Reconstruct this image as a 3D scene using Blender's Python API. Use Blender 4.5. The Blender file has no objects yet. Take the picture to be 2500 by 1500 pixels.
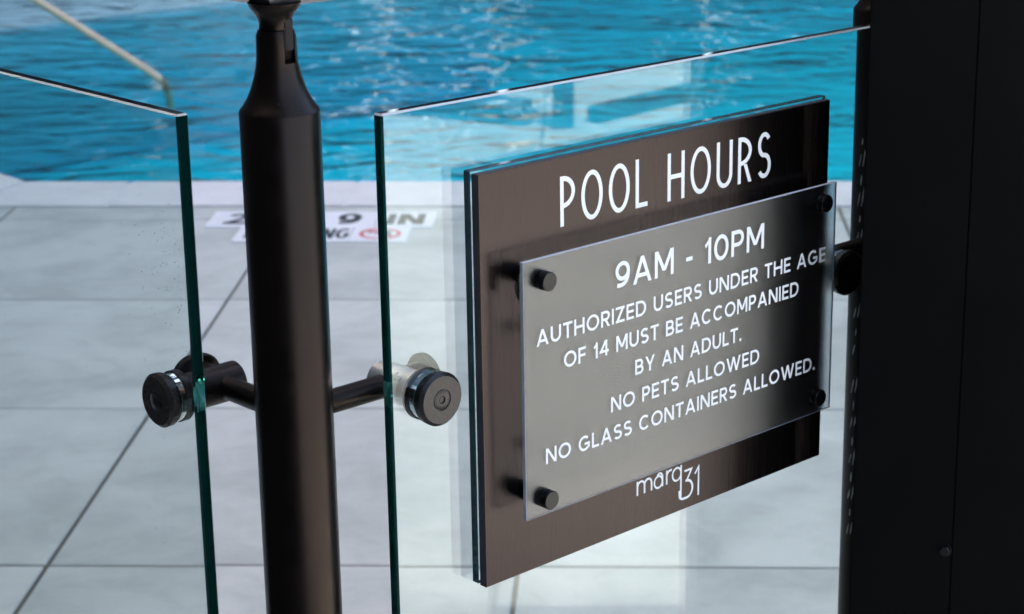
import bpy, bmesh, math, random
from mathutils import Vector, Matrix
random.seed(7)
S = bpy.context.scene
C = S.collection

# ------------------------------------------------------------------ camera
TH, RO, YA, EYE = 0.292577, -0.0045727, -0.019059, 1.5
fwd = Vector((math.sin(YA) * math.cos(TH), math.cos(YA) * math.cos(TH), -math.sin(TH)))
rt = Vector((math.cos(YA), -math.sin(YA), 0))
up = rt.cross(fwd)
r2 = rt * math.cos(RO) + up * math.sin(RO)
u2 = -rt * math.sin(RO) + up * math.cos(RO)
cd = bpy.data.cameras.new('camera')
cam = bpy.data.objects.new('camera', cd)
C.objects.link(cam)
m = Matrix((r2, u2, -fwd)).transposed().to_4x4()
m.translation = Vector((0, 0, EYE))
cam.matrix_world = m
cd.sensor_width = 36
cd.lens = 36 * 4925.8 / 2500
cd.shift_x = (1250 - 1441.75) / 2500
cd.clip_start = 0.05
cd.clip_end = 3000
cd.dof.use_dof = True
cd.dof.focus_distance = 1.86
cd.dof.aperture_fstop = 12
S.camera = cam

# ------------------------------------------------------------------ sky, sun, exposure
SUN_EL = math.radians(58)
SUN_AZ = Vector((-0.90, 0.436, 0)).normalized()
W = bpy.data.worlds.new('World')
S.world = W
W.use_nodes = True
nt = W.node_tree
sky = nt.nodes.new('ShaderNodeTexSky')
sky.sky_type = 'NISHITA'
sky.sun_disc = False
sky.dust_density = 4.0
sky.ozone_density = 0.6
sky.sun_elevation = SUN_EL
sky.sun_rotation = math.atan2(SUN_AZ.x, SUN_AZ.y)
nt.links.new(sky.outputs[0], nt.nodes['Background'].inputs[0])
nt.nodes['Background'].inputs[1].default_value = 0.085
ld = bpy.data.lights.new('sun', 'SUN')
ld.energy = 2.9
ld.angle = math.radians(0.53)
ld.color = (1, 0.945, 0.87)
sun = bpy.data.objects.new('sun', ld)
C.objects.link(sun)
sdir = SUN_AZ * math.cos(SUN_EL) + Vector((0, 0, math.sin(SUN_EL)))
sun.rotation_euler = sdir.to_track_quat('Z', 'Y').to_euler()
sun.location = (0, 0, 30)
S.view_settings.view_transform = 'Standard'
S.view_settings.look = 'None'
S.view_settings.gamma = 1
S.view_settings.use_curve_mapping = False
S.view_settings.exposure = 3.03
cy = S.cycles
cy.max_bounces = 24
cy.transmission_bounces = 20
cy.transparent_max_bounces = 24
cy.glossy_bounces = 12
cy.diffuse_bounces = 4
cy.use_denoising = True
cy.sample_clamp_indirect = 6


# ------------------------------------------------------------------ helpers
def nodemat(name):
    mt = bpy.data.materials.new(name)
    mt.use_nodes = True
    n = mt.node_tree.nodes
    l = mt.node_tree.links
    return mt, n, l, n['Principled BSDF'], n['Material Output']


def mixc(n, l, fac, a, b, blend='MIX'):
    x = n.new('ShaderNodeMix')
    x.data_type = 'RGBA'
    x.blend_type = blend
    for i, v in ((0, fac), (6, a), (7, b)):
        if hasattr(v, 'is_linked'):
            l.new(v, x.inputs[i])
        elif i == 0:
            x.inputs[i].default_value = v
        else:
            x.inputs[i].default_value = (*v, 1) if len(v) == 3 else v
    return x.outputs[2]


def noise(n, l, scale, detail=4, rough=.55, vec=None, dist=0.0):
    t = n.new('ShaderNodeTexNoise')
    t.inputs['Scale'].default_value = scale
    t.inputs['Detail'].default_value = detail
    t.inputs['Roughness'].default_value = rough
    t.inputs['Distortion'].default_value = dist
    if vec is not None:
        l.new(vec, t.inputs['Vector'])
    return t.outputs['Fac']


def ramp(n, l, src, p0, p1, v0=0.0, v1=1.0):
    r = n.new('ShaderNodeMapRange')
    r.inputs[1].default_value = p0
    r.inputs[2].default_value = p1
    r.inputs[3].default_value = v0
    r.inputs[4].default_value = v1
    l.new(src, r.inputs[0])
    return r.outputs[0]


def worldpos(n, l, scale=(1, 1, 1)):
    g = n.new('ShaderNodeNewGeometry')
    mp = n.new('ShaderNodeMapping')
    mp.inputs['Scale'].default_value = scale
    l.new(g.outputs['Position'], mp.inputs['Vector'])
    return mp.outputs[0]


def bump(n, l, h, strength, dist, bsdf):
    b = n.new('ShaderNodeBump')
    b.inputs['Strength'].default_value = strength
    b.inputs['Distance'].default_value = dist
    l.new(h, b.inputs['Height'])
    if bsdf is not None:
        l.new(b.outputs[0], bsdf.inputs['Normal'])
    return b.outputs[0]


def simple(name, col, rough=.5, metal=0.0, spec=.5, var=.0, vs=30, bmp=0.0, bs=400):
    mt, n, l, p, o = nodemat(name)
    p.inputs['Roughness'].default_value = rough
    p.inputs['Metallic'].default_value = metal
    p.inputs['Specular IOR Level'].default_value = spec
    p.inputs['Base Color'].default_value = (*col, 1)
    v = worldpos(n, l)
    if var:
        f = noise(n, l, vs, 5, .6, v)
        l.new(mixc(n, l, ramp(n, l, f, .3, .7), tuple(c * (1 - var) for c in col), tuple(min(1, c * (1 + var)) for c in col)), p.inputs['Base Color'])
        l.new(ramp(n, l, f, .3, .7, max(0, rough - .06), rough + .06), p.inputs['Roughness'])
    if bmp:
        bump(n, l, noise(n, l, bs, 2, .5, v), bmp, .0004, p)
    return mt


def stone(name, col, coldark, scale=1.0, rough=.6):
    mt, n, l, p, o = nodemat(name)
    v = worldpos(n, l)
    oi = n.new('ShaderNodeObjectInfo')
    ad = n.new('ShaderNodeVectorMath')
    ad.operation = 'MULTIPLY_ADD'
    l.new(oi.outputs['Random'], ad.inputs[0])
    ad.inputs[1].default_value = (37, 61, 13)
    l.new(v, ad.inputs[2])
    vv = ad.outputs[0]
    big = noise(n, l, 2.2 * scale, 5, .55, vv, 1.1)
    mid = noise(n, l, 9 * scale, 6, .65, vv, .6)
    fine = noise(n, l, 240, 3, .6, v)
    c = mixc(n, l, ramp(n, l, big, .38, .62), coldark, col)
    c = mixc(n, l, ramp(n, l, mid, .45, .72, 0, .4), c, tuple(x * 1.14 for x in col))
    c = mixc(n, l, ramp(n, l, mid, .30, .46, .35, 0), c, tuple(x * .82 for x in coldark))
    c = mixc(n, l, ramp(n, l, fine, .58, .75, 0, .35), c, tuple(x * .55 for x in coldark))
    # scattered small dark stains
    vo = n.new('ShaderNodeTexVoronoi')
    vo.inputs['Scale'].default_value = 7
    l.new(vv, vo.inputs['Vector'])
    c = mixc(n, l, ramp(n, l, vo.outputs['Distance'], .012, .03, .55, 0), c, (.12, .12, .115))
    tone = n.new('ShaderNodeHueSaturation')
    l.new(c, tone.inputs['Color'])
    l.new(ramp(n, l, oi.outputs['Random'], 0, 1, .95, 1.05), tone.inputs['Value'])
    l.new(tone.outputs[0], p.inputs['Base Color'])
    p.inputs['Roughness'].default_value = rough
    p.inputs['Specular IOR Level'].default_value = .35
    bump(n, l, mixc(n, l, .5, mid, fine), .35, .0012, p)
    return mt


M = {}
M['paver'] = stone('paver_stone', (.442, .452, .424), (.348, .362, .338))
M['coping'] = stone('coping_stone', (.59, .575, .565), (.535, .525, .515), 1.4)
M['mortar'] = simple('joint_mortar', (.085, .078, .066), .9, var=.25, vs=40)
M['pale_mortar'] = simple('pale_grout', (.56, .55, .54), .9)
M['soil'] = simple('ground_concrete', (.36, .36, .36), .9, var=.1, vs=2)
M['bronze'] = simple('bronze_powder_coat', (.0022, .0018, .0017), .335, 0, .34, .10, 60, .07, 900)
M['bronze'].node_tree.nodes['Principled BSDF'].inputs['Specular Tint'].default_value = (1, .72, .60, 1)
M['black'] = simple('black_steel', (.0008, .0008, .0009), .38, 0, .08, .15, 8, .08, 700)
M['black_gloss'] = simple('black_anodised', (.006, .0052, .005), .22, 0, .26, .1, 120)
M['disc'] = simple('bronze_disc', (.032, .027, .026), .30, .5, .5, .05, 300, .03, 1500)
M['dark_hole'] = simple('socket_black', (.004, .004, .004), .6)
M['steel'] = simple('brushed_steel', (.42, .41, .42), .33, .9, .5, .25, 60, .2, 300)
M['steel_sunlit'] = simple('sunlit_barrel_steel', (.74, .74, .76), .30, .95, .5, .04, 60, 0, 900)  # paler than the other barrels: direct sunlight put into the colour
M['rail_brass'] = simple('tan_rail', (.55, .40, .26), .4, .2, .5, .1, 20)
M['letter'] = simple('white_print', (.86, .845, .82), .5)
M['ink'] = simple('black_print', (.02, .022, .026), .5)
M['red'] = simple('red_print', (.55, .04, .05), .5)
M['marker'] = simple('marker_tile_glaze', (.66, .66, .67), .35, var=.03, vs=12)
M['nylon'] = simple('glow_tinted_nylon', (.34, .86, .72), .5)  # mint stands in for light glowing teal through the glass edge
M['glint'] = simple('pale_glint', (.25, .27, .28), .6, var=.5, vs=90)  # tone of the reflection strokes painted on the far post
M['speck'] = simple('dirt_speck', (.02, .02, .02), .8)
M['wall_dark'] = simple('charcoal_render', (.018, .018, .018), .8, var=.2, vs=3, bmp=.3, bs=60)
M['planting'] = simple('dark_planting', (.05, .07, .03), .8, var=.4, vs=5)
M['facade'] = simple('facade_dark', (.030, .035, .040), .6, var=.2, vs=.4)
M['window'] = simple('window_glass', (.02, .03, .04), .1)

# brushed bronze sign metal (vertical brushing)
mt, n, l, p, o = nodemat('brushed_bronze')
v = worldpos(n, l, (900, 900, 9))
br = noise(n, l, 1.0, 4, .6, v)
v2 = worldpos(n, l)
cl = noise(n, l, 6, 4, .5, v2)
c = mixc(n, l, ramp(n, l, br, .3, .7), (.039, .0300, .0288), (.045, .0340, .0328))
c = mixc(n, l, ramp(n, l, cl, .35, .75, 0, .35), c, (.029, .0225, .022))
sp = noise(n, l, 420, 1, .5, v2)
c = mixc(n, l, ramp(n, l, sp, .76, .80, 0, .7), c, (.02, .018, .018))
l.new(c, p.inputs['Base Color'])
p.inputs['Metallic'].default_value = .93
l.new(ramp(n, l, br, .3, .7, .21, .29), p.inputs['Roughness'])
bump(n, l, br, .05, .0002, p)
M['sign'] = mt
M['board_edge'] = simple('dull_alloy_edge', (.10, .10, .115), .5, .6)


def glass(name, col, dens, rough=0.0):
    mt, n, l, p, o = nodemat(name)
    n.remove(p)
    g = n.new('ShaderNodeBsdfGlass')
    g.inputs['IOR'].default_value = 1.5
    g.inputs['Roughness'].default_value = rough
    g.inputs['Color'].default_value = (1, 1, 1, 1)
    l.new(g.outputs[0], o.inputs['Surface'])
    a = n.new('ShaderNodeVolumeAbsorption')
    a.inputs['Color'].default_value = (*col, 1)
    a.inputs['Density'].default_value = dens
    l.new(a.outputs[0], o.inputs['Volume'])
    return mt


M['glass'] = glass('fence_glass', (.0, .73, .60), 9.5)
mt = M['glass'].copy()
mt.name = 'ground_glass_arris'
n = mt.node_tree.nodes; l = mt.node_tree.links
g = next(x for x in n if x.type == 'BSDF_GLASS')
o = next(x for x in n if x.type == 'OUTPUT_MATERIAL')
df = n.new('ShaderNodeBsdfDiffuse'); df.inputs['Color'].default_value = (.78, .84, .83, 1)
mx = n.new('ShaderNodeMixShader'); mx.inputs[0].default_value = .6
l.new(g.outputs[0], mx.inputs[1]); l.new(df.outputs[0], mx.inputs[2]); l.new(mx.outputs[0], o.inputs['Surface'])
M['glass_arris'] = mt
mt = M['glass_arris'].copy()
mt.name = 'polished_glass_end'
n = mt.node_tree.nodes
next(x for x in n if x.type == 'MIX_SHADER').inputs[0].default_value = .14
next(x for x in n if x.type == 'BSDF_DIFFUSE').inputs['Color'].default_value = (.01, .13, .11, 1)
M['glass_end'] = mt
mt = M['glass_end'].copy(); mt.name = 'polished_glass_end_lit'  # lit copy for the right panel: brighter teal painted into its cut edge
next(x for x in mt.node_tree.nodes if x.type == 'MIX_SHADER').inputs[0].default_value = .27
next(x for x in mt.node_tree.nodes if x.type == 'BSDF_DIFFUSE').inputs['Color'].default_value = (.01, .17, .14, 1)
M['glass_end_lit'] = mt
M['backer'] = glass('clear_backing_acrylic', (.5, .85, .88), 8.0)
mt = M['glass_end'].copy(); mt.name = 'backing_edge'
n = mt.node_tree.nodes
next(x for x in n if x.type == 'MIX_SHADER').inputs[0].default_value = .45
next(x for x in n if x.type == 'BSDF_DIFFUSE').inputs['Color'].default_value = (.10, .20, .21, 1)
M['backer_edge'] = mt
M['clear'] = glass('clear_ring', (.3, .9, .9), 6.0, .15)

# satin translucent acrylic with a pearly reflective face
mt, n, l, p, o = nodemat('satin_acrylic')
n.remove(p)
rf = n.new('ShaderNodeBsdfGlass')
rf.inputs['IOR'].default_value = 1.45
rf.inputs['Roughness'].default_value = .24
rf.inputs['Color'].default_value = (.88, .90, .92, 1)
gl = n.new('ShaderNodeBsdfAnisotropic')
gl.inputs['Roughness'].default_value = .27
gl.inputs['Color'].default_value = (.95, .92, .88, 1)
mx = n.new('ShaderNodeMixShader')
mx.inputs[0].default_value = .02
l.new(rf.outputs[0], mx.inputs[1])
l.new(gl.outputs[0], mx.inputs[2])
l.new(mx.outputs[0], o.inputs['Surface'])
M['acrylic'] = mt
M['acrylic_edge'] = simple('sawn_acrylic_edge', (.50, .52, .58), .35)

# water
mt, n, l, p, o = nodemat('pool_water')
n.remove(p)
v = worldpos(n, l, (.75, 1.2, 1))
n1 = noise(n, l, 4.0, 1, .45, v, .9)
n2 = noise(n, l, 10.0, 1, .5, v, .5)
n3 = noise(n, l, 1.3, 2, .5, v, .3)
ma = n.new('ShaderNodeMath'); ma.operation = 'MULTIPLY_ADD'
l.new(n2, ma.inputs[0]); ma.inputs[1].default_value = .20; l.new(n1, ma.inputs[2])
mb = n.new('ShaderNodeMath'); mb.operation = 'MULTIPLY_ADD'
l.new(n3, mb.inputs[0]); mb.inputs[1].default_value = 1.4; l.new(ma.outputs[0], mb.inputs[2])
bn = bump(n, l, mb.outputs[0], 1.0, .043, None)
fr = n.new('ShaderNodeFresnel'); fr.inputs['IOR'].default_value = 1.33
l.new(bn, fr.inputs['Normal'])
tr = n.new('ShaderNodeBsdfTransparent')
g = n.new('ShaderNodeBsdfAnisotropic'); g.inputs['Roughness'].default_value = .01
l.new(bn, g.inputs['Normal'])
mx = n.new('ShaderNodeMixShader')
l.new(fr.outputs[0], mx.inputs[0]); l.new(tr.outputs[0], mx.inputs[1]); l.new(g.outputs[0], mx.inputs[2])
l.new(mx.outputs[0], o.inputs['Surface'])
ab = n.new('ShaderNodeVolumeAbsorption')
ab.inputs['Color'].default_value = (.0, .80, .88, 1)
ab.inputs['Density'].default_value = .38
l.new(ab.outputs[0], o.inputs['Volume'])
M['water'] = mt
M['plaster'] = simple('pool_plaster', (.03, .74, .78), .7, var=.06, vs=1.5)
M['ledge'] = simple('pool_ledge_plaster', (.66, .76, .80), .7, var=.06, vs=1.5)


def link(name, bm, mat, parent=None, loc=None, smooth=False, recalc=True):
    """bm is in world coordinates; the object origin goes to loc (or the parent's)."""
    if recalc:
        bmesh.ops.recalc_face_normals(bm, faces=bm.faces)
    base = parent_loc(parent) if parent else Vector((0, 0, 0))
    org = Vector(loc) if loc is not None else base
    bmesh.ops.translate(bm, verts=bm.verts, vec=-org)
    me = bpy.data.meshes.new(name)
    bm.to_mesh(me)
    bm.free()
    for mm in (mat if isinstance(mat, (list, tuple)) else [mat]):
        me.materials.append(mm)
    if smooth:
        for f in me.polygons:
            f.use_smooth = True
        try:
            me.set_sharp_from_angle(angle=math.radians(32))
        except Exception:
            pass
    ob = bpy.data.objects.new(name, me)
    C.objects.link(ob)
    ob.location = org - base
    if parent:
        ob.parent = parent
    return ob


def parent_loc(p):
    v = Vector((0, 0, 0))
    while p:
        v += p.location
        p = p.parent
    return v


def tag(ob, label=None, cat=None, group=None, kind=None):
    if label: ob['label'] = label
    if cat: ob['category'] = cat
    if group: ob['group'] = group
    if kind: ob['kind'] = kind
    return ob


def empty(name, loc, label, cat, group=None):
    ob = bpy.data.objects.new(name, None)
    C.objects.link(ob)
    ob.location = loc
    ob.empty_display_size = .1
    return tag(ob, label, cat, group)


class Frame:
    """panel frame: s along the glass, o outwards from its front face, z up"""
    def __init__(s, P, D, N):
        s.P = Vector((P[0], P[1], 0)); s.D = Vector(D).normalized(); s.N = Vector(N).normalized()

    def pt(s, a, o, z):
        return s.P + s.D * a + s.N * o + Vector((0, 0, z))


FR = Frame((-.1730, 1.6938, 0), (.7004, .7137, 0), (.7137, -.7004, 0))
FL = Frame((-.4084, 1.6888, 0), (-.7148, .6993, 0), (-.6993, -.7148, 0))
WLD = Frame((0, 0, 0), (1, 0, 0), (0, 1, 0))


def add_box(bm, fr, a0, a1, o0, o1, z0, z1, bev=0.0, seg=1):
    vs = [bm.verts.new(fr.pt(a, o, z)) for a in (a0, a1) for o in (o0, o1) for z in (z0, z1)]
    q = [(0, 1, 3, 2), (4, 6, 7, 5), (0, 4, 5, 1), (2, 3, 7, 6), (0, 2, 6, 4), (1, 5, 7, 3)]
    fs = [bm.faces.new([vs[i] for i in f]) for f in q]
    bmesh.ops.recalc_face_normals(bm, faces=fs)
    if bev:
        es = list({e for f in fs for e in f.edges})
        bmesh.ops.bevel(bm, geom=es, offset=bev, segments=seg, affect='EDGES', clamp_overlap=True)
    return bm


def box(fr, *a, **k):
    return add_box(bmesh.new(), fr, *a, **k)


def basis(ax):
    ax = Vector(ax).normalized()
    t = Vector((0, 0, 1)) if abs(ax.z) < .9 else Vector((1, 0, 0))
    x = t.cross(ax).normalized()
    return ax, x, ax.cross(x)


def add_lathe(bm, org, axis, prof, seg=48, closed=True):
    ax, x, y = basis(axis)
    org = Vector(org)
    rings = []
    for t, r in prof:
        if r < 1e-6:
            rings.append([bm.verts.new(org + ax * t)])
        else:
            rings.append([bm.verts.new(org + ax * t + (x * math.cos(2 * math.pi * i / seg) + y * math.sin(2 * math.pi * i / seg)) * r) for i in range(seg)])
    for A, B in zip(rings, rings[1:]):
        for i in range(seg):
            j = (i + 1) % seg
            if len(A) == 1 and len(B) == 1: continue
            if len(A) == 1: bm.faces.new((A[0], B[i], B[j]))
            elif len(B) == 1: bm.faces.new((A[i], A[j], B[0]))
            else: bm.faces.new((A[i], A[j], B[j], B[i]))
    if closed:
        if len(rings[0]) > 1: bm.faces.new(rings[0][::-1])
        if len(rings[-1]) > 1: bm.faces.new(rings[-1])
    return bm


def lathe(org, axis, prof, seg=48, closed=True):
    return add_lathe(bmesh.new(), org, axis, prof, seg, closed)


def add_tube(bm, pts, r, seg=20):
    pts = [Vector(p) for p in pts]
    rings = []
    for i, p in enumerate(pts):
        a = (pts[i] - pts[i - 1]).normalized() if i else None
        b = (pts[i + 1] - pts[i]).normalized() if i < len(pts) - 1 else None
        t = ((a or b) + (b or a)).normalized()
        ax, x, y = basis(t)
        k = 1.0
        ring = []
        for j in range(seg):
            an = 2 * math.pi * j / seg
            d = x * math.cos(an) + y * math.sin(an)
            if a and b:   # stretch to keep a clean mitre
                ref = a
                d2 = d - ref * (d.dot(t) and 0)
                c = max(.5, t.dot(a))
                side = (b - a)
                if side.length > 1e-5:
                    sd = side.normalized()
                    d = d + sd * d.dot(sd) * (1 / c - 1)
            ring.append(bm.verts.new(p + d * r))
        rings.append(ring)
    for A, B in zip(rings, rings[1:]):
        for j in range(seg):
            bm.faces.new((A[j], A[(j + 1) % seg], B[(j + 1) % seg], B[j]))
    bm.faces.new(rings[0][::-1]); bm.faces.new(rings[-1])
    return bm


def boolean_cut(ob, cutters):
    """cut ob with the given bmeshes (local to ob's origin) and bake the result"""
    tmp = []
    base = parent_loc(ob)
    for cb in cutters:
        bmesh.ops.recalc_face_normals(cb, faces=cb.faces)
        bmesh.ops.translate(cb, verts=cb.verts, vec=-base)
        me = bpy.data.meshes.new('cut'); cb.to_mesh(me); cb.free()
        c = bpy.data.objects.new('cut', me); C.objects.link(c)
        c.location = base
        md = ob.modifiers.new('b', 'BOOLEAN'); md.operation = 'DIFFERENCE'; md.object = c; md.solver = 'EXACT'
        tmp.append(c)
    bpy.context.view_layer.update()
    dg = bpy.context.evaluated_depsgraph_get()
    me = bpy.data.meshes.new_from_object(ob.evaluated_get(dg))
    ob.modifiers.clear()
    ob.data = me
    for c in tmp:
        mm = c.data
        bpy.data.objects.remove(c); bpy.data.meshes.remove(mm)


# ------------------------------------------------------------------ ground, pool
TS, OX, OY = .8459, -1.0472, 3.3571
WY, CY = 6.3893, 6.0581          # water edge, coping front edge
WZ = -.075
CX = -1.955
poly = [(CX, WY), (14, WY), (14, 18), (-7.5, 18), (-7.5, WY + (7.5 + CX))]   # pool outline


def ring_mesh(inner, outer, z):
    bm = bmesh.new()
    a = [bm.verts.new((x, y, z)) for x, y in inner]
    b = [bm.verts.new((x, y, z)) for x, y in outer]
    for i in range(len(a)):
        j = (i + 1) % len(a)
        bm.faces.new((a[i], a[j], b[j], b[i]))
    return bm


def sheet(pts, z):
    bm = bmesh.new()
    bm.faces.new([bm.verts.new((x, y, z)) for x, y in pts])
    return bm


g = link('ground', ring_mesh(poly, [(-300, -300), (300, -300), (300, 600), (-300, 600), (-300, 100)], -.05), M['soil'], recalc=False)
for f in g.data.polygons:
    if f.normal.z < 0: f.flip()
tag(g, kind='structure')

deck = link('pool_deck', sheet([(-9, -4.5), (9, -4.5), (9, WY - .34), (CX - .2, WY - .34), (-6.2, WY + 3.9), (-9, WY + 4)], -.0028), M['mortar'])
tag(deck, kind='structure')
gap = .0085
pv = None


def tile_bm(x0, x1, y0, y1, z0=-.04, z1=0, b=.0025):
    return box(WLD, x0, x1, y0, y1, z0, z1, bev=b)


for i in range(-8, 10):
    for j in range(-9, 3):
        x0 = OX + i * TS; y0 = OY + j * TS
        x1 = x0 + TS; y1 = y0 + TS
        if j == 3 - 1: pass
        if pv is None:
            pv = tile_bm(0, TS - gap, 0, TS - gap)
            bmesh.ops.recalc_face_normals(pv, faces=pv.faces)
            pme = bpy.data.meshes.new('paver'); pv.to_mesh(pme); pv.free(); pme.materials.append(M['paver'])
        t = bpy.data.objects.new('paver', pme); C.objects.link(t); t.parent = deck
        t.location = (x0 + gap / 2, y0 + gap / 2, random.uniform(-.0006, .0006))
# cut row of pavers against the coping
y0 = OY + 3 * TS
for i in range(-8, 10):
    x0 = OX + i * TS; x1 = x0 + TS
    if x1 < -2.3:
        t = bpy.data.objects.new('paver', pme); C.objects.link(t); t.parent = deck
        t.location = (x0 + gap / 2, y0 + gap / 2, 0)
    else:
        link('paver', tile_bm(x0 + gap / 2, x1 - gap / 2, y0 + gap / 2, CY - gap), M['paver'], deck)

# coping stones
cop = link('pool_coping', sheet([(CX - .1, CY), (14, CY), (14, WY - .02), (CX + .01, WY - .02)], .0008), M['pale_mortar'])
tag(cop, kind='structure')
dv = Vector((-1, 1, 0)).normalized()      # direction of the diagonal pool edge
nv = Vector((-1, -1, 0)).normalized()
A0 = Vector((CX, WY, 0))
corner_o = Vector((CX - .33 * math.tan(math.radians(22.5)) , CY, 0))


def stone_poly(pts, z0, z1, mat, parent, name='coping_stone', b=.004):
    bm = bmesh.new()
    lo = [bm.verts.new((p[0], p[1], z0)) for p in pts]
    hi = [bm.verts.new((p[0], p[1], z1)) for p in pts]
    k = len(pts)
    bm.faces.new(lo[::-1]); bm.faces.new(hi)
    for i in range(k):
        bm.faces.new((lo[i], lo[(i + 1) % k], hi[(i + 1) % k], hi[i]))
    bmesh.ops.recalc_face_normals(bm, faces=bm.faces)
    bmesh.ops.bevel(bm, geom=list(bm.edges), offset=b, segments=2, affect='EDGES', clamp_overlap=True)
    return link(name, bm, mat, parent)


xs = [-1.612 + .7355 * i for i in range(0, 20)]
stone_poly([(corner_o.x + .002, CY), (xs[0] - .002, CY), (xs[0] - .002, WY), (CX + .002, WY)], -.06, .003, M['coping'], cop)
for a, b in zip(xs, xs[1:]):
    stone_poly([(a + .002, CY), (b - .002, CY), (b - .002, WY), (a + .002, WY)], -.06, .003, M['coping'], cop)
for k in range(7):
    s0, s1 = k * .7355 + .002, (k + 1) * .7355 - .002
    a, b = A0 + dv * s0, A0 + dv * s1
    a2, b2 = (corner_o + dv * s0, b + nv * .33) if k == 0 else (a + nv * .33, b + nv * .33)
    stone_poly([a, b, b2, a2], -.06, .003, M['coping'], cop)

# pool shell
bm = bmesh.new()
DEP = -1.0
top = [bm.verts.new((x, y, -.045)) for x, y in poly]
bot = [bm.verts.new((x, y, DEP)) for x, y in poly]
for i in range(len(poly)):
    j = (i + 1) % len(poly)
    bm.faces.new((top[i], top[j], bot[j], bot[i]))
bm.faces.new(bot)
sh = link('pool_basin', bm, M['plaster'], recalc=False)
tag(sh, kind='structure')
# shallow shelf far left
stone_poly([(-4.75, 9.45), (-.9, 13.3), (-5.5, 17.5), (-7.4, 16.5), (-7.4, 12.0)], DEP + .001, -.20, M['ledge'], sh, 'shallow_shelf', .02)
# water body
bm = bmesh.new()
top = [bm.verts.new((x + .0, y, WZ)) for x, y in poly]
bot = [bm.verts.new((x, y, DEP - .05)) for x, y in poly]
for i in range(len(poly)):
    j = (i + 1) % len(poly)
    bm.faces.new((top[i], top[j], bot[j], bot[i]))
bm.faces.new(bot); bm.faces.new(top)
wt = link('water', bm, M['water'])
tag(wt, kind='structure')

# ------------------------------------------------------------------ lettering (stroke glyphs, cap height 1)
def bez(p0, p1, p2, p3, k=14):
    out = []
    for i in range(k + 1):
        t = i / k; u = 1 - t
        out.append((u**3 * p0[0] + 3 * u * u * t * p1[0] + 3 * u * t * t * p2[0] + t**3 * p3[0],
                    u**3 * p0[1] + 3 * u * u * t * p1[1] + 3 * u * t * t * p2[1] + t**3 * p3[1]))
    return out


def arc(cx, cy_, rx, ry, a0, a1, k=28):
    return [(cx + rx * math.cos(math.radians(a0 + (a1 - a0) * i / k)), cy_ + ry * math.sin(math.radians(a0 + (a1 - a0) * i / k))) for i in range(k + 1)]


WID = dict(A=.98, B=.76, C=.96, D=.90, E=.66, F=.64, G=1.0, H=.86, I=.155, L=.62, M=1.02, N=.90, O=1.06, P=.72, R=.76, S=.74, T=.76,
           U=.84, V=.96, W=1.40, Y=.90, Z=.76)
WID.update({'0': .82, '1': .36, '2': .68, '4': .80, '9': .74, '-': .36, '.': .16, ' ': .34})


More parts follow.
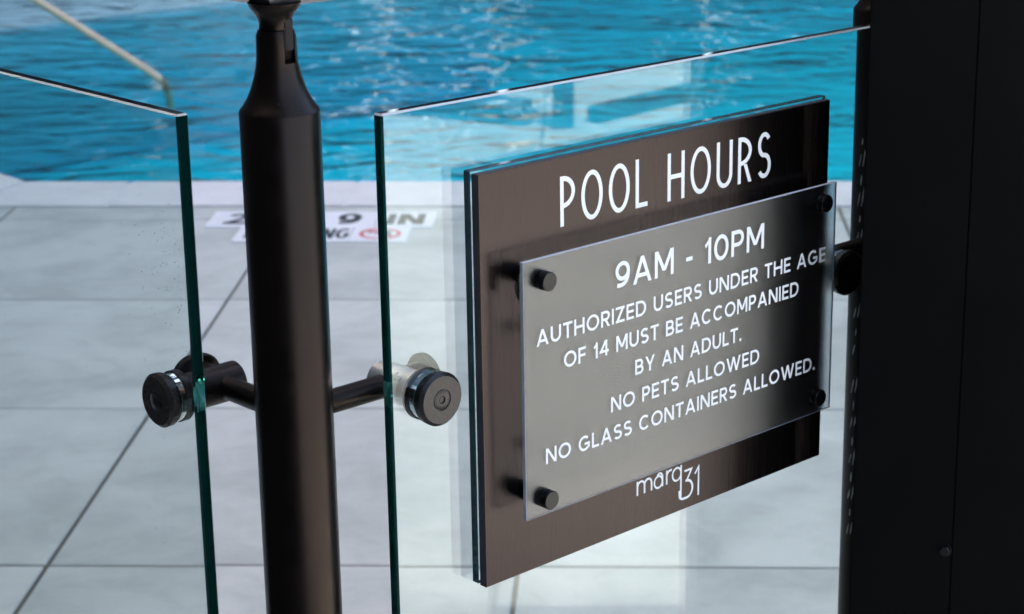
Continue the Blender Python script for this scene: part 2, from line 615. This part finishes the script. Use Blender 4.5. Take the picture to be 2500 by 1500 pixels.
def glyph(ch, w, k):
    """list of polygons-strips: each item is ('poly', pts) or ('line', pts, closed)"""
    Wd = WID[ch] * k
    if ch == 'I': Wd = w
    if ch == '.': Wd = w * 1.15
    h = w / 2
    o = []
    R = lambda x0, y0, x1, y1: o.append(('poly', [(x0, y0), (x1, y0), (x1, y1), (x0, y1)]))

    def Dg(x0, y0, x1, y1, f=1.0):
        L = math.hypot(x1 - x0, y1 - y0)
        hw = h * L / abs(y1 - y0) * f
        o.append(('poly', [(x0 - hw, y0), (x0 + hw, y0), (x1 + hw, y1), (x1 - hw, y1)]))
    Ln = lambda pts, closed=False: o.append(('line', pts, closed))
    stem = lambda: R(0, 0, w, 1)

    def bowl(y0, y1, xr):      # D-shaped bowl from stem, outer box y0..y1, right edge xr
        ry = (y1 - y0 - w) / 2; cyy = (y0 + y1) / 2
        rx = min(ry * 1.02, (xr - h) - w * .6) if k > .6 else (xr - h - w * .7)
        cx = xr - h - rx
        Ln([(h, y1 - h)] + [(cx, y1 - h)] + arc(cx, cyy, rx, ry, 90, -90)[1:-1] + [(cx, y0 + h), (h, y0 + h)])
    if ch == 'A':
        q = h * 1.12
        Dg(q, 0, Wd / 2, 1); Dg(Wd - q, 0, Wd / 2, 1)
        yb = .22; R(q + (Wd / 2 - q) * (yb + w * .4), yb, Wd - q - (Wd / 2 - q) * (yb + w * .4), yb + w)
    elif ch == 'B':
        stem(); bowl(.5 - h, 1, Wd * .94); bowl(0, .5 + h, Wd)
    elif ch == 'C':
        Ln(arc(Wd / 2 + .02, .5, Wd / 2 + .02 - h, .5 - h, 44, 316, 40))
    elif ch == 'D':
        stem(); bowl(0, 1, Wd)
    elif ch in 'EF':
        stem(); R(w * .9, 1 - w, Wd, 1); R(w * .9, .5 - h, Wd * .93, .5 + h)
        if ch == 'E': R(w * .9, 0, Wd, w)
    elif ch == 'G':
        Ln(arc(Wd / 2, .5, Wd / 2 - h, .5 - h, 44, 318, 40)); R(Wd * .52, .5 - w * .75, Wd - h * .35, .5 + w * .25); R(Wd - w * 1.18, .17, Wd - w * .18, .5)
    elif ch == 'H':
        stem(); R(Wd - w, 0, Wd, 1); R(w * .9, .5 - h, Wd - w * .9, .5 + h)
    elif ch == 'I': stem()
    elif ch == 'L': stem(); R(w * .9, 0, Wd, w)
    elif ch == 'M':
        stem(); R(Wd - w, 0, Wd, 1); Dg(Wd / 2, .22, w * .62, 1); Dg(Wd / 2, .22, Wd - w * .62, 1)
    elif ch == 'N':
        stem(); R(Wd - w, 0, Wd, 1); Dg(Wd - w * .62, 0, w * .62, 1)
    elif ch in 'O0':
        Ln(arc(Wd / 2, .5, Wd / 2 - h, .5 - h, 0, 360, 48)[:-1], True)
    elif ch == 'P': stem(); bowl(.36, 1, Wd)
    elif ch == 'R': stem(); bowl(.38, 1, Wd * .97); Dg(Wd - h * 1.2, 0, Wd * .52, .40)
    elif ch == 'S':
        rx = Wd / 2 - h; ry = (1 - w) / 4
        Ln(arc(Wd / 2, .5 + ry, rx * .94, ry, 32, 262, 24)[:-1] + arc(Wd / 2, .5 - ry, rx, ry, 82, -148, 24))
    elif ch == 'T': R(0, 1 - w, Wd, 1); R(Wd / 2 - h, 0, Wd / 2 + h, 1 - w * .9)
    elif ch == 'U':
        rx = Wd / 2 - h; ry = min(rx, .36) if k > .6 else rx * 1.25
        Ln([(h, 1)] + arc(Wd / 2, h + ry, rx, ry, 180, 360, 30) + [(Wd - h, 1)])
    elif ch == 'V': Dg(Wd / 2, 0, h * 1.1, 1); Dg(Wd / 2, 0, Wd - h * 1.1, 1)
    elif ch == 'W':
        Dg(Wd * .29, 0, h * 1.05, 1); Dg(Wd * .29, 0, Wd / 2, 1); Dg(Wd * .71, 0, Wd / 2, 1); Dg(Wd * .71, 0, Wd - h * 1.05, 1)
    elif ch == 'Y': Dg(Wd / 2, .38, h * 1.2, 1); Dg(Wd / 2, .38, Wd - h * 1.2, 1); R(Wd / 2 - h, 0, Wd / 2 + h, .46)
    elif ch == 'Z': R(0, 1 - w, Wd, 1); R(0, 0, Wd, w); Dg(w * .75, w * .5, Wd - w * .75, 1 - w * .5, 1.1)
    elif ch == '1': R(Wd - w, 0, Wd, 1); o.append(('poly', [(0, .86 - w * .7), (w * .35, .86 - w * 1.55), (Wd - w * .3, 1 - w * .95), (Wd - w * .3, 1)]))
    elif ch == '2':
        rx = Wd / 2 - h * 1.1
        Ln(arc(Wd / 2, .69, rx, .31 - h, 160, -38, 24) + [(h * 1.3, h * 1.2)]); R(0, 0, Wd, w)
    elif ch == '4':
        x = Wd * .74
        R(x - h, 0, x + h, 1); R(0, .22, Wd, .22 + w); Dg(h * 1.0, .25, x - h * .4, 1, 1.0)
    elif ch == '9':
        ry = .31 - h * .35; rx = Wd / 2 - h; cyy = 1 - h - ry
        Ln(arc(Wd / 2, cyy, rx, ry, 0, 360, 40)[:-1], True)
        Ln(bez((Wd - h, cyy), (Wd - h, .22), (Wd * .62, h - .01), (Wd * .12, h + .06)))
    elif ch == '-': R(0, .32, Wd, .32 + w)
    elif ch == '.': R(0, 0, Wd, Wd)
    return o, Wd


def ribbon(bm, pts, w, closed, place):
    n_ = len(pts); P = [Vector((a, b)) for a, b in pts]
    L, Rr = [], []
    for i in range(n_):
        a = P[i] - P[i - 1] if (closed or i > 0) else None
        b = P[(i + 1) % n_] - P[i] if (closed or i < n_ - 1) else None
        a = a.normalized() if a is not None and a.length > 1e-9 else None
        b = b.normalized() if b is not None and b.length > 1e-9 else None
        t = ((a or b) + (b or a)).normalized()
        nn = Vector((-t.y, t.x))
        c = max(.45, t.dot(a or b))
        L.append(bm.verts.new(place(*(P[i] + nn * w / 2 / c)))); Rr.append(bm.verts.new(place(*(P[i] - nn * w / 2 / c))))
    for i in range(n_ if closed else n_ - 1):
        j = (i + 1) % n_
        bm.faces.new((L[i], L[j], Rr[j], Rr[i]))


def text_bm(bm, txt, fr_place, x0, x1, base, cap, w, k=1.0, track=.17):
    """lay txt between x0 and x1 (surface coordinates); w = stroke / cap height"""
    # natural width -> scale widths so that the line fills x0..x1
    def total(kk):
        return sum(glyph(c, w, kk)[1] if c != ' ' else WID[' '] * kk for c in txt) + track * kk * (len(txt) - 1)
    lo, hi = .2, 3
    tgt = (x1 - x0) / cap
    for _ in range(40):
        md = (lo + hi) / 2
        if total(md) < tgt: lo = md
        else: hi = md
    kk = md
    x = x0; lift = 0
    for c in txt:
        if c == ' ':
            x += (WID[' '] + track) * kk * cap; continue
        items, wd = glyph(c, w, kk)
        for it in items:
            lift = (lift + 1) % 7
            dz = lift * 1.5e-5
            pl = lambda u, v, dz=dz, x=x: fr_place(x + u * cap, base + v * cap, dz)
            if it[0] == 'poly': bm.faces.new([bm.verts.new(pl(*q)) for q in it[1]])
            else: ribbon(bm, it[1], w, it[2], pl)
        x += (wd + track * kk) * cap
    return bm


# ------------------------------------------------------------------ depth marker tiles on the deck
dm = empty('depth_marker', (-.92, 5.80, 0), 'white depth and no diving marker tiles set in the deck at the pool edge', 'depth marker')
mk = lambda u, v, dz: Vector((u, v, .0062 + dz))
x0m, wm = -1.2586, .6762
for k_, tx in enumerate(('2', 'FT', '9', 'IN')):
    a = x0m + k_ * wm / 4
    t = link('marker_tile', box(WLD, a + .001, a + wm / 4 - .001, 5.7855, 5.97, .0, .0055, bev=.001), M['marker'], dm)
    w_ = {'2': .070, 'FT': .110, '9': .070, 'IN': .112}[tx]
    cx_ = a + wm / 8 + {'2': .0, 'FT': .0, '9': .0, 'IN': -.002}[tx]
    link('lettering', text_bm(bmesh.new(), tx, mk, cx_ - w_ / 2, cx_ + w_ / 2, 5.815, .125, .175 if len(tx) == 1 else .19, track=.12), M['ink'], t, recalc=False)
x1m = -1.147
spans = [(0, .17), (.171, .338), (.339, .505)]
for a, b in spans:
    link('marker_tile', box(WLD, x1m + a + .0005, x1m + b - .0005, 5.62, 5.7835, .0, .0055, bev=.001), M['marker'], dm)
link('lettering', text_bm(bmesh.new(), 'NO DIVING', mk, -1.118, -.812, 5.647, .112, .105, track=.10), M['ink'], dm, recalc=False)
bm = bmesh.new()
sx, sy = -.725, 5.702
ribbon(bm, arc(sx, sy, .054, .056, 0, 360, 40)[:-1], .011, True, lambda u, v: mk(u, v, 0))
ribbon(bm, [(sx - .044, sy + .042), (sx + .044, sy - .042)], .009, False, lambda u, v: mk(u, v, 6e-5))
link('prohibition_ring', bm, M['red'], dm, recalc=False)
bm = bmesh.new()     # diving figure
ribbon(bm, [(sx - .036, sy + .014), (sx - .008, sy + .022), (sx + .014, sy + .008), (sx + .032, sy - .016)], .010, False, lambda u, v: mk(u, v, 3e-5))
ribbon(bm, arc(sx + .020, sy + .024, .005, .005, 0, 360, 12)[:-1], .009, True, lambda u, v: mk(u, v, 3e-5))
link('diver_symbol', bm, M['ink'], dm, recalc=False)

# ------------------------------------------------------------------ glass panels
GT, GZ0, GZ1 = .012, .06, 1.168
BZ = .9063       # bracket height
ARR = .0017


def glass_panel(fr, s0, s1, holes, label, end='glass_end'):
    loc = fr.pt(s0, -.006, 0)
    bm = bmesh.new()
    add_box(bm, fr, s0, s1, -GT, 0, GZ0, GZ1, bev=ARR)
    bm.normal_update()
    for f in bm.faces:
        nn = f.normal
        axes = sum(1 for d in (fr.D, fr.N, Vector((0, 0, 1))) if abs(nn.dot(d)) > .2)
        f.material_index = 1 if (axes > 1 and nn.z > .2) else (2 if abs(nn.dot(fr.D)) > .2 else 0)
    ob = link('glass_fence_panel', bm, [M['glass'], M['glass_arris'], M[end]], loc=loc)
    boolean_cut(ob, [lathe(fr.pt(h, -.02, BZ), fr.N, [(0, .0225), (.04, .0225)], 48) for h in holes])
    tag(ob, label, 'glass panel', 'glass fence panels round the pool')
    return ob


gl_left = glass_panel(FL, -.0425, 1.35, [0], 'frameless glass fence panel on the left, with dust specks near its dark edge')
gl_right = glass_panel(FR, -.0470, .625, [0, .577], 'frameless glass fence panel that carries the brown pool hours sign', 'glass_end_lit')

# dust specks on the left panel
bm = bmesh.new()
for _ in range(190):
    if random.random() < .75:
        s_ = -.035 + abs(random.gauss(0, .045)); z_ = 1.02 + random.gauss(0, .035)
    else:
        s_ = random.uniform(-.03, .22); z_ = random.uniform(.75, 1.14)
    r = random.choice((.00022, .0003, .0003, .0005))
    if s_ < -.036 : continue
    vs = [bm.verts.new(FL.pt(s_ + r * math.cos(a) * random.uniform(.7, 1.2), .0003, z_ + r * math.sin(a) * random.uniform(.7, 1.2))) for a in [i * math.pi / 3 for i in range(6)]]
    bm.faces.new(vs)
sp = link('dust_speck', bm, M['speck'], gl_left, recalc=False); tag(sp, kind='stuff')

M['pale_speck'] = simple('pale_dust', (.75, .78, .78), .7)
for fr_, pn, s0, s1 in ((FL, gl_left, -.03, .30), (FR, gl_right, -.03, .50)):
    bm = bmesh.new()
    for _ in range(70):
        s_ = random.uniform(s0, s1); z_ = random.uniform(.68, 1.16)
        r = random.choice((.00025, .0003, .0004))
        bm.faces.new([bm.verts.new(fr_.pt(s_ + r * math.cos(a) * random.uniform(.6, 1.3), .00025, z_ + r * math.sin(a))) for a in [i * math.pi / 3 for i in range(6)]])
    tag(link('dust_speck', bm, M['pale_speck'], pn, recalc=False), kind='stuff')

# ------------------------------------------------------------------ clamps
def clamp(fr, sc, sdir, spost, label, barrel='bronze'):
    """round through-bolted clamp at s=sc; its arm runs along the glass by sdir*(distance) to the post"""
    c = fr.pt(sc, 0, BZ)
    root = empty('glass_clamp', fr.pt(sc, -.05, BZ), label, 'glass clamp', 'round glass clamps holding the panels to the posts')
    N, D = fr.N, fr.D
    link('disc', lathe(c, N, [(.003, .0236), (.0038, .0245), (.0100, .0248), (.0130, .0218), (.0130, .0100), (.0122, .0098), (.0122, .0094), (.0122, 0)], 64), M['disc'], root, smooth=True)
    sc_ = link('screw_head', lathe(c, N, [(.0100, .0090), (.0128, .0093), (.0131, .0088), (.0131, .0036), (.0105, .0036), (.0105, 0)], 40), M['disc'], root, smooth=True)
    link('hex_socket', lathe(c, N, [(.0106, .0037), (.0132, .0037), (.01325, .0033), (.0110, .0033), (.0110, 0)], 6), M['dark_hole'], sc_)
    link('gasket', lathe(c, N, [(.0002, .0225), (.0030, .0225), (.0030, .0110), (.0002, .0110), (.0002, .0225)], 48, False), M['clear'], root, smooth=True)
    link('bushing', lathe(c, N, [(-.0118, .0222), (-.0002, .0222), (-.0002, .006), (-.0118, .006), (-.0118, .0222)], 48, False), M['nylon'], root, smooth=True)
    link('bolt', lathe(c, N, [(-.020, .0055), (.010, .0055)], 20), M['steel'], root, smooth=True)
    link('rear_flange', lathe(c, N, [(-.0205, .0228), (-.0195, .0236), (-.0130, .0236), (-.0122, .0228)], 56), M['bronze'], root, smooth=True)
    link('barrel', lathe(c, N, [(-.0735, .0), (-.0735, .0166), (-.0724, .0177), (-.0206, .0177), (-.0206, 0)], 56), M[barrel], root, smooth=True)
    ac = fr.pt(sc, -.054, BZ)
    link('arm', lathe(ac, D * sdir, [(.010, 0), (.010, .0109), (abs(spost - sc), .0109), (abs(spost - sc), 0)], 36), M['bronze'], root, smooth=True)
    link('end_flange', lathe(ac, -D * sdir, [(.010, 0), (.010, .0150), (.0265, .0150), (.0265, .0205), (.0285, .0222), (.0330, .0222), (.0345, .0208), (.0345, 0)], 56), M['bronze'], root, smooth=True)
    return root


clamp(FR, 0, -1, -.098, 'clamp on the right glass panel near corner, brown disc face, barrel behind coloured pale as if sunlit', 'steel_sunlit')
clamp(FL, 0, -1, -.098, 'shaded black round clamp through the near corner of the left glass panel')
clamp(FR, .577, 1, .685, 'round clamp at the far end of the glass, beside the black gate post')

# ------------------------------------------------------------------ posts
def post(cx, cy_, label, full):
    root = empty('fence_post', (cx, cy_, 0), label, 'fence post', 'round bronze fence posts')
    b = Vector((cx, cy_, 0))
    link('pole', lathe(b, (0, 0, 1), [(0, .034), (1.1705, .034), (1.1715, .0335)], 96), M['bronze'], root, smooth=True)
    link('base_plate', lathe(b, (0, 0, 1), [(.0, .055), (.008, .055), (.010, .053)], 48), M['bronze'], root, smooth=True)
    prof = [(1.1716, .0336), (1.1725, .0332)]
    for z, r in ((1.176, .0303), (1.181, .0272), (1.187, .0243), (1.193, .0221), (1.200, .0200), (1.207, .0184), (1.214, .0174), (1.222, .0169), (1.2345, .0166), (1.2395, .0146), (1.2400, .0)):
        prof.append((z, r))
    nk = link('post_neck', lathe(b, (0, 0, 1), prof, 96), M['bronze'], root, smooth=True)
    sd = Vector((.24, -.97, 0)).normalized()          # slot faces the walkway
    px = Vector((sd.y, -sd.x, 0)) * -1
    fs = Frame((cx, cy_, 0), px, sd)
    boolean_cut(nk, [box(fs, .0052, .0142, -.004, .03, 1.2125, 1.26)])
    for f in nk.data.polygons: f.use_smooth = True
    nk.data.set_sharp_from_angle(angle=math.radians(32))
    # saddle stem in the fork
    link('saddle_stem', lathe(b + Vector((0, 0, 0)), (0, 0, 1), [(1.2402, .0), (1.2402, .0138), (1.2440, .0134), (1.2480, .0142), (1.2515, .0158), (1.2545, .0180), (1.2575, .0205), (1.2620, .0222), (1.2600, 0)], 64), M['bronze'], root, smooth=True)
    bm = bmesh.new()
    add_box(bm, fs, .0060, .0134, -.003, .0125, 1.2230, 1.2500, bev=.0012, seg=2)
    link('tongue', bm, M['disc'], root, smooth=True)
    hp = b + Vector((.0, 0, 1.1815)) + Vector((.12, -.99, 0)).normalized() * .0262
    link('grub_screw', lathe(hp, Vector((.12, -.99, .9)), [(-.002, .0), (-.002, .0015), (.0006, .0015), (.0009, .0010), (-.0002, .0009), (-.0002, 0)], 16), M['black_gloss'], root, smooth=True)
    return root


PX, PY = -.2917, 1.6625
post(PX, PY, 'round dark bronze post in the middle, its shoulder narrowing to a slotted neck', True)
p2 = FR.pt(.707, -.054, 0)
post2 = post(p2.x, p2.y, 'round grey-black post half hidden behind the black gate post', True)
# pale strokes painted down the far post's shaded side imitate a reflection in the glass
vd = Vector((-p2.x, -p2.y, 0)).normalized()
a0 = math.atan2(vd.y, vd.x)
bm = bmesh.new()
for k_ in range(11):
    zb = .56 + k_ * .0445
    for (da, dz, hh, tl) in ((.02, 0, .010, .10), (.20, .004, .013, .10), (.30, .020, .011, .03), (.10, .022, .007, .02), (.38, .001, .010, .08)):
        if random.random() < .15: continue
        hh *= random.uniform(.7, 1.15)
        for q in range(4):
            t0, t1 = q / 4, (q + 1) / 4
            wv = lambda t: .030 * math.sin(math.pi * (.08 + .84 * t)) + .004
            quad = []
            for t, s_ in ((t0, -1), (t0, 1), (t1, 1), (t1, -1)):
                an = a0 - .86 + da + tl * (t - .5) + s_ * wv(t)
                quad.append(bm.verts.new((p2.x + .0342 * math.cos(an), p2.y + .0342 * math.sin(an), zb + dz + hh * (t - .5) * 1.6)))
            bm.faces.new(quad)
sc = link('glint_stroke', bm, M['glint'], post2, recalc=False); tag(sc, kind='stuff')

# handrail on top of both panels, mitred over the corner post
RZ = 1.2785
d1 = FL.D; d2 = FR.D
cpt = Vector((PX, PY, RZ))
bm = bmesh.new()
add_tube(bm, [cpt + d1 * 1.45, cpt, cpt + d2 * .875], .021, 40)
hr = link('handrail', bm, M['steel'], loc=(PX, PY, RZ), smooth=True)
tag(hr, 'round grey metal handrail resting on the necked post, only its underside in view', 'handrail')

# ------------------------------------------------------------------ sign
loc = FR.pt(.285, .009, .7125)
sg = empty('pool_hours_sign', loc, 'brown brushed metal POOL HOURS sign with a clear rules plate standing off it', 'sign')
bm = box(FR, .0410, .5310, .0003, .0088, .7140, 1.1062, bev=.0008)
bm.normal_update()
for f in bm.faces:
    f.material_index = 0 if abs(f.normal.dot(FR.N)) > .9 else 1
link('backing_plate', bm, [M['backer'], M['backer_edge']], sg)
bm = box(FR, .0425, .5270, .0092, .0180, .7125, 1.1038, bev=.0006, seg=2)
bm.normal_update()
for f in bm.faces:
    f.material_index = 0 if f.normal.dot(FR.N) > .5 else 1
bd = link('board', bm, [M['sign'], M['board_edge']], sg)
on_board = lambda u, v, dz: FR.pt(u, .01815 + dz, v)
link('heading_lettering', text_bm(bmesh.new(), 'POOL', on_board, .1412, .2556, 1.0392, .0470, .096, track=.30), M['letter'], bd, recalc=False)
link('heading_lettering', text_bm(bmesh.new(), 'HOURS', on_board, .2832, .4345, 1.0380, .0470, .096, track=.30), M['letter'], bd, recalc=False)
# building name: marq31
bm = bmesh.new()
q = [0]


def rb(pts, w=.00255, closed=False):
    q[0] += 1
    dz = (q[0] % 9) * 1.5e-5
    ribbon(bm, pts, w, closed, lambda u, v: on_board(u, v, dz))


bz = .7466; xh = .0150
rb([(.2428, bz), (.2428, bz + xh)], .0023)
for xa, xb in ((.2430, .2530), (.2530, .2630)):
    r_ = (xb - xa) / 2
    rb(arc((xa + xb) / 2, bz + xh - .0012 - r_ * 1.05, r_, r_ * 1.05, 178, 0, 20) + [(xb, bz)], .0023)
rb(arc(.2728, bz + .0062, .0058, .0062, 0, 360, 32)[:-1], .0021, True)
rb([(.2788, bz), (.2788, bz + .0085)] + arc(.2745, bz + .0098, .0043, .0052, 0, 140, 18), .0021)
rb([(.2848, bz), (.2848, bz + xh)], .0023)
rb(arc(.2905, bz + .0085, .0056, .0055, 175, 72, 16), .0022)
rb(arc(.2995, bz + .0070, .0062, .0068, 0, 360, 36)[:-1], .0021, True)
rb([(.3060, bz + .0152), (.3057, .7250)], .0023)
rb([(.3108, .7537), (.3215, .7537), (.3145, .7428)], .0022)
rb(arc(.3142, .7335, .0088, .0093, 100, -90, 26) + arc(.3100, .7290, .0062, .0048, 270, 180, 10)[1:] + [(.3036, .7345)], .0026)
rb([(.3266, .7467), (.3322, .7532), (.3318, .7220)], .0024)
link('name_lettering', bm, M['letter'], bd, recalc=False)

# acrylic rules plate
bm = bmesh.new()
add_box(bm, FR, .0722, .5120, .0380, .0420, .7772, 1.0235, bev=.0003)
bm.normal_update()
for f in bm.faces:
    f.material_index = 0 if abs(f.normal.dot(FR.N)) > .9 else 1
pl_ = link('rules_plate', bm, [M['acrylic'], M['acrylic_edge']], sg)
on_plate = lambda u, v, dz: FR.pt(u, .04212 + dz, v)
for tx, a, b, z, cap, w in (('9AM - 10PM', .1883, .3985, .9745, .0262, .155), ('AUTHORIZED USERS UNDER THE AGE', .0875, .4965, .9418, .0155, .165),
                            ('OF 14 MUST BE ACCOMPANIED', .1215, .4545, .9136, .0155, .165), ('BY AN ADULT.', .2148, .3668, .8846, .0152, .165),
                            ('NO PETS ALLOWED', .1822, .3948, .8552, .0152, .165), ('NO GLASS CONTAINERS ALLOWED.', .0975, .4842, .8263, .0152, .165)):
    link('lettering', text_bm(bmesh.new(), tx, on_plate, a, b, z, cap, w, track=.165), M['letter'], pl_, recalc=False)
for s_, z_ in ((.0965, 1.0030), (.4868, 1.0060), (.0965, .7935), (.4852, .7965)):
    c = FR.pt(s_, 0, z_)
    so = link('standoff', lathe(c, FR.N, [(.0182, .0090), (.0378, .0090), (.0378, 0)], 40), M['black_gloss'], sg, smooth=True)
    link('cap', lathe(c, FR.N, [(.0422, .0086), (.0432, .0090), (.0438, .0086), (.0444, .0090), (.0504, .0090), (.0512, .0083), (.0512, 0)], 48), M['black_gloss'], so, smooth=True)
# small tape tab behind the top left standoff
bm = bmesh.new()
tz = 1.0005
pts = [(.070, tz - .010), (.074, tz - .0135), (.078, tz - .011), (.080, tz + .009), (.0765, tz + .0125), (.074, tz + .011), (.0715, tz + .0125), (.0705, tz + .006), (.0675, tz + .001)]
vsa = [bm.verts.new(FR.pt(a, .0355, b)) for a, b in pts]; vsb = [bm.verts.new(FR.pt(a, .0372, b)) for a, b in pts]
bm.faces.new(vsa); bm.faces.new(vsb[::-1])
for i in range(len(pts)): bm.faces.new((vsa[i], vsb[i], vsb[(i + 1) % len(pts)], vsa[(i + 1) % len(pts)]))
link('spacer_tab', bm, M['black_gloss'], sg)

# ------------------------------------------------------------------ black gate post and gate
GX, GY = .2345, 1.954
GF = Frame((GX, GY, 0), (1, 0, 0), (.172, .985, 0))     # width, depth
gc = GF.pt(.05, .04, 0)
gp = empty('gate_post', gc, 'wide square black steel gate post right of the sign, with one small bolt', 'gate post')
link('post_tube', box(GF, 0, .1046, 0, .075, 0, 1.36, bev=.0012, seg=2), M['black'], gp)
bz_ = .6465
bc = GF.pt(.0973, 0, bz_)
bm = lathe(bc, -GF.N, [(0, .0075), (.0008, .0075), (.0010, .0062)], 24)
add_lathe(bm, bc, -GF.N, [(.001, .0056), (.0045, .0056), (.0052, .0046)], 6)
link('bolt_head', bm, M['black_gloss'], gp)
gt = empty('gate', GF.pt(.2, .02, 0), 'black steel sheet gate filling the right edge of the view', 'gate')
link('gate_stile', box(GF, .1052, .2500, .002, .040, .05, 1.35, bev=.0012, seg=2), M['black'], gt)
link('gate_sheet', box(GF, .2502, .2600, .008, .028, .05, 1.35, bev=.001), M['black'], gt)
link('gate_stile', box(GF, .2602, .30, .002, .040, .05, 1.35, bev=.0012, seg=2), M['black'], gt)

# ------------------------------------------------------------------ pool handrail rising out of the water
re = Vector((-2.06, 8.72, WZ))
rl = empty('pool_handrail', (re.x, re.y, DEP), 'tan sloping pool handrail rising from the water at upper left', 'handrail')
bm = bmesh.new()
up_ = re + Vector((-.62, .02, .405)) * 2.2
add_tube(bm, [re + Vector((.05, 0, -.14)), re + Vector((.045, 0, -.08)), re + Vector((.03, 0, -.03)), re + Vector((-.03, .001, .020)), up_], .018, 20)
link('rail', bm, M['rail_brass'], rl, smooth=True)
link('rail_foot', lathe((up_.x, up_.y, 0), (0, 0, 1), [(DEP, .021), (up_.z, .021)], 20), M['rail_brass'], rl, smooth=True)

# ------------------------------------------------------------------ surroundings that the glass, metal and water mirror
def wallbox(name, a, label, cat, mat, group=None):
    ob = link(name, box(WLD, *a), mat, loc=((a[0] + a[1]) / 2, (a[2] + a[3]) / 2, a[4]))
    return tag(ob, label, cat, group)


wallbox('unseen_side_wall', (-1.9, -1.6, -4, 2.3, 0, 3.2), 'unseen dark wall added at the left to darken reflections', 'wall', M['wall_dark'])  # unseen wall, added so left-facing metal mirrors something dark
wallbox('unseen_back_wall', (-1.9, 1.6, -4.3, -4, 0, 3.2), 'unseen dark wall added behind the viewpoint to darken reflections', 'wall', M['wall_dark'])  # added out of view to keep front reflections black
wallbox('unseen_canopy', (-1.9, .55, -4.3, 1.0, 3.2, 3.45), 'unseen dark roof slab added overhead to keep reflections dark', 'unseen_canopy', M['wall_dark'])  # unseen roof added to shade the ground mirrored in the post
wallbox('unseen_block', (.342, .56, 2.032, 2.62, 0, 1.35), 'unseen dark block added behind the black gate post to darken reflections', 'pier', M['black'])  # hidden block added to stop bright reflections reaching the sign
bl = empty('building', (-20, 10, 0), 'unseen building mass added on the left to shade the near deck and pool', 'building')  # shade caster added out of view for the deck and pool
link('wall', box(WLD, -30, -9.2, -30, 11.99, 0, 18.67), M['facade'], bl)
bl2 = empty('building', (-20, 30, 0), 'taller unseen building mass added on the left to shade the far water', 'building')  # second mass added to shade the far water corner
link('wall', box(WLD, -30, -9.21, 12, 60, 0, 25), M['facade'], bl2)
# further fence on the right, mirrored in the right glass panel
ff = empty('far_fence', (5.4, 1.75, 0), 'dark low-railed fence standing further right on the deck', 'fence')
bm = bmesh.new()
add_box(bm, WLD, 5.36, 5.44, 1.70, 1.78, 0, 1.2)
link('fence_post_tube', bm, M['wall_dark'], ff)
fA = Frame((5.40, 1.80, 0), (.77, .64, 0), (.64, -.77, 0))
link('bottom_rail', box(fA, .08, 2.4, -.03, .03, .0, .06), M['wall_dark'], ff)
fB = Frame((5.40, 1.68, 0), (.45, -.9, 0), (.9, .45, 0))
link('bottom_rail', box(fB, .08, 1.6, -.04, .04, .0, .09), M['wall_dark'], ff)
wallbox('unseen_low_wall', (6.9, 7.2, -3, 5.5, 0, .8), 'unseen low grey wall added right of the deck for glass reflections', 'wall', M['soil'])  # added out of view: gives the glass a paler grey reflection
# unseen towers, sized and spaced for the water's reflection: their shaded fronts give the dark of the ripples, the gaps the pale streaks
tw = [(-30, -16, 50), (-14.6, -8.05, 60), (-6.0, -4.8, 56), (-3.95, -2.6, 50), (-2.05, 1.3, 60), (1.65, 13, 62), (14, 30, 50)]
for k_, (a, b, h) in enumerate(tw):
    lab = ['broad', 'tall', 'narrow', 'slender', 'middle', 'wide', 'low'][k_] + ' unseen tower across the pool, shaped for its reflection'
    r_ = empty('tower', ((a + b) / 2, 36, 0), lab, 'building', 'unseen towers across the pool')
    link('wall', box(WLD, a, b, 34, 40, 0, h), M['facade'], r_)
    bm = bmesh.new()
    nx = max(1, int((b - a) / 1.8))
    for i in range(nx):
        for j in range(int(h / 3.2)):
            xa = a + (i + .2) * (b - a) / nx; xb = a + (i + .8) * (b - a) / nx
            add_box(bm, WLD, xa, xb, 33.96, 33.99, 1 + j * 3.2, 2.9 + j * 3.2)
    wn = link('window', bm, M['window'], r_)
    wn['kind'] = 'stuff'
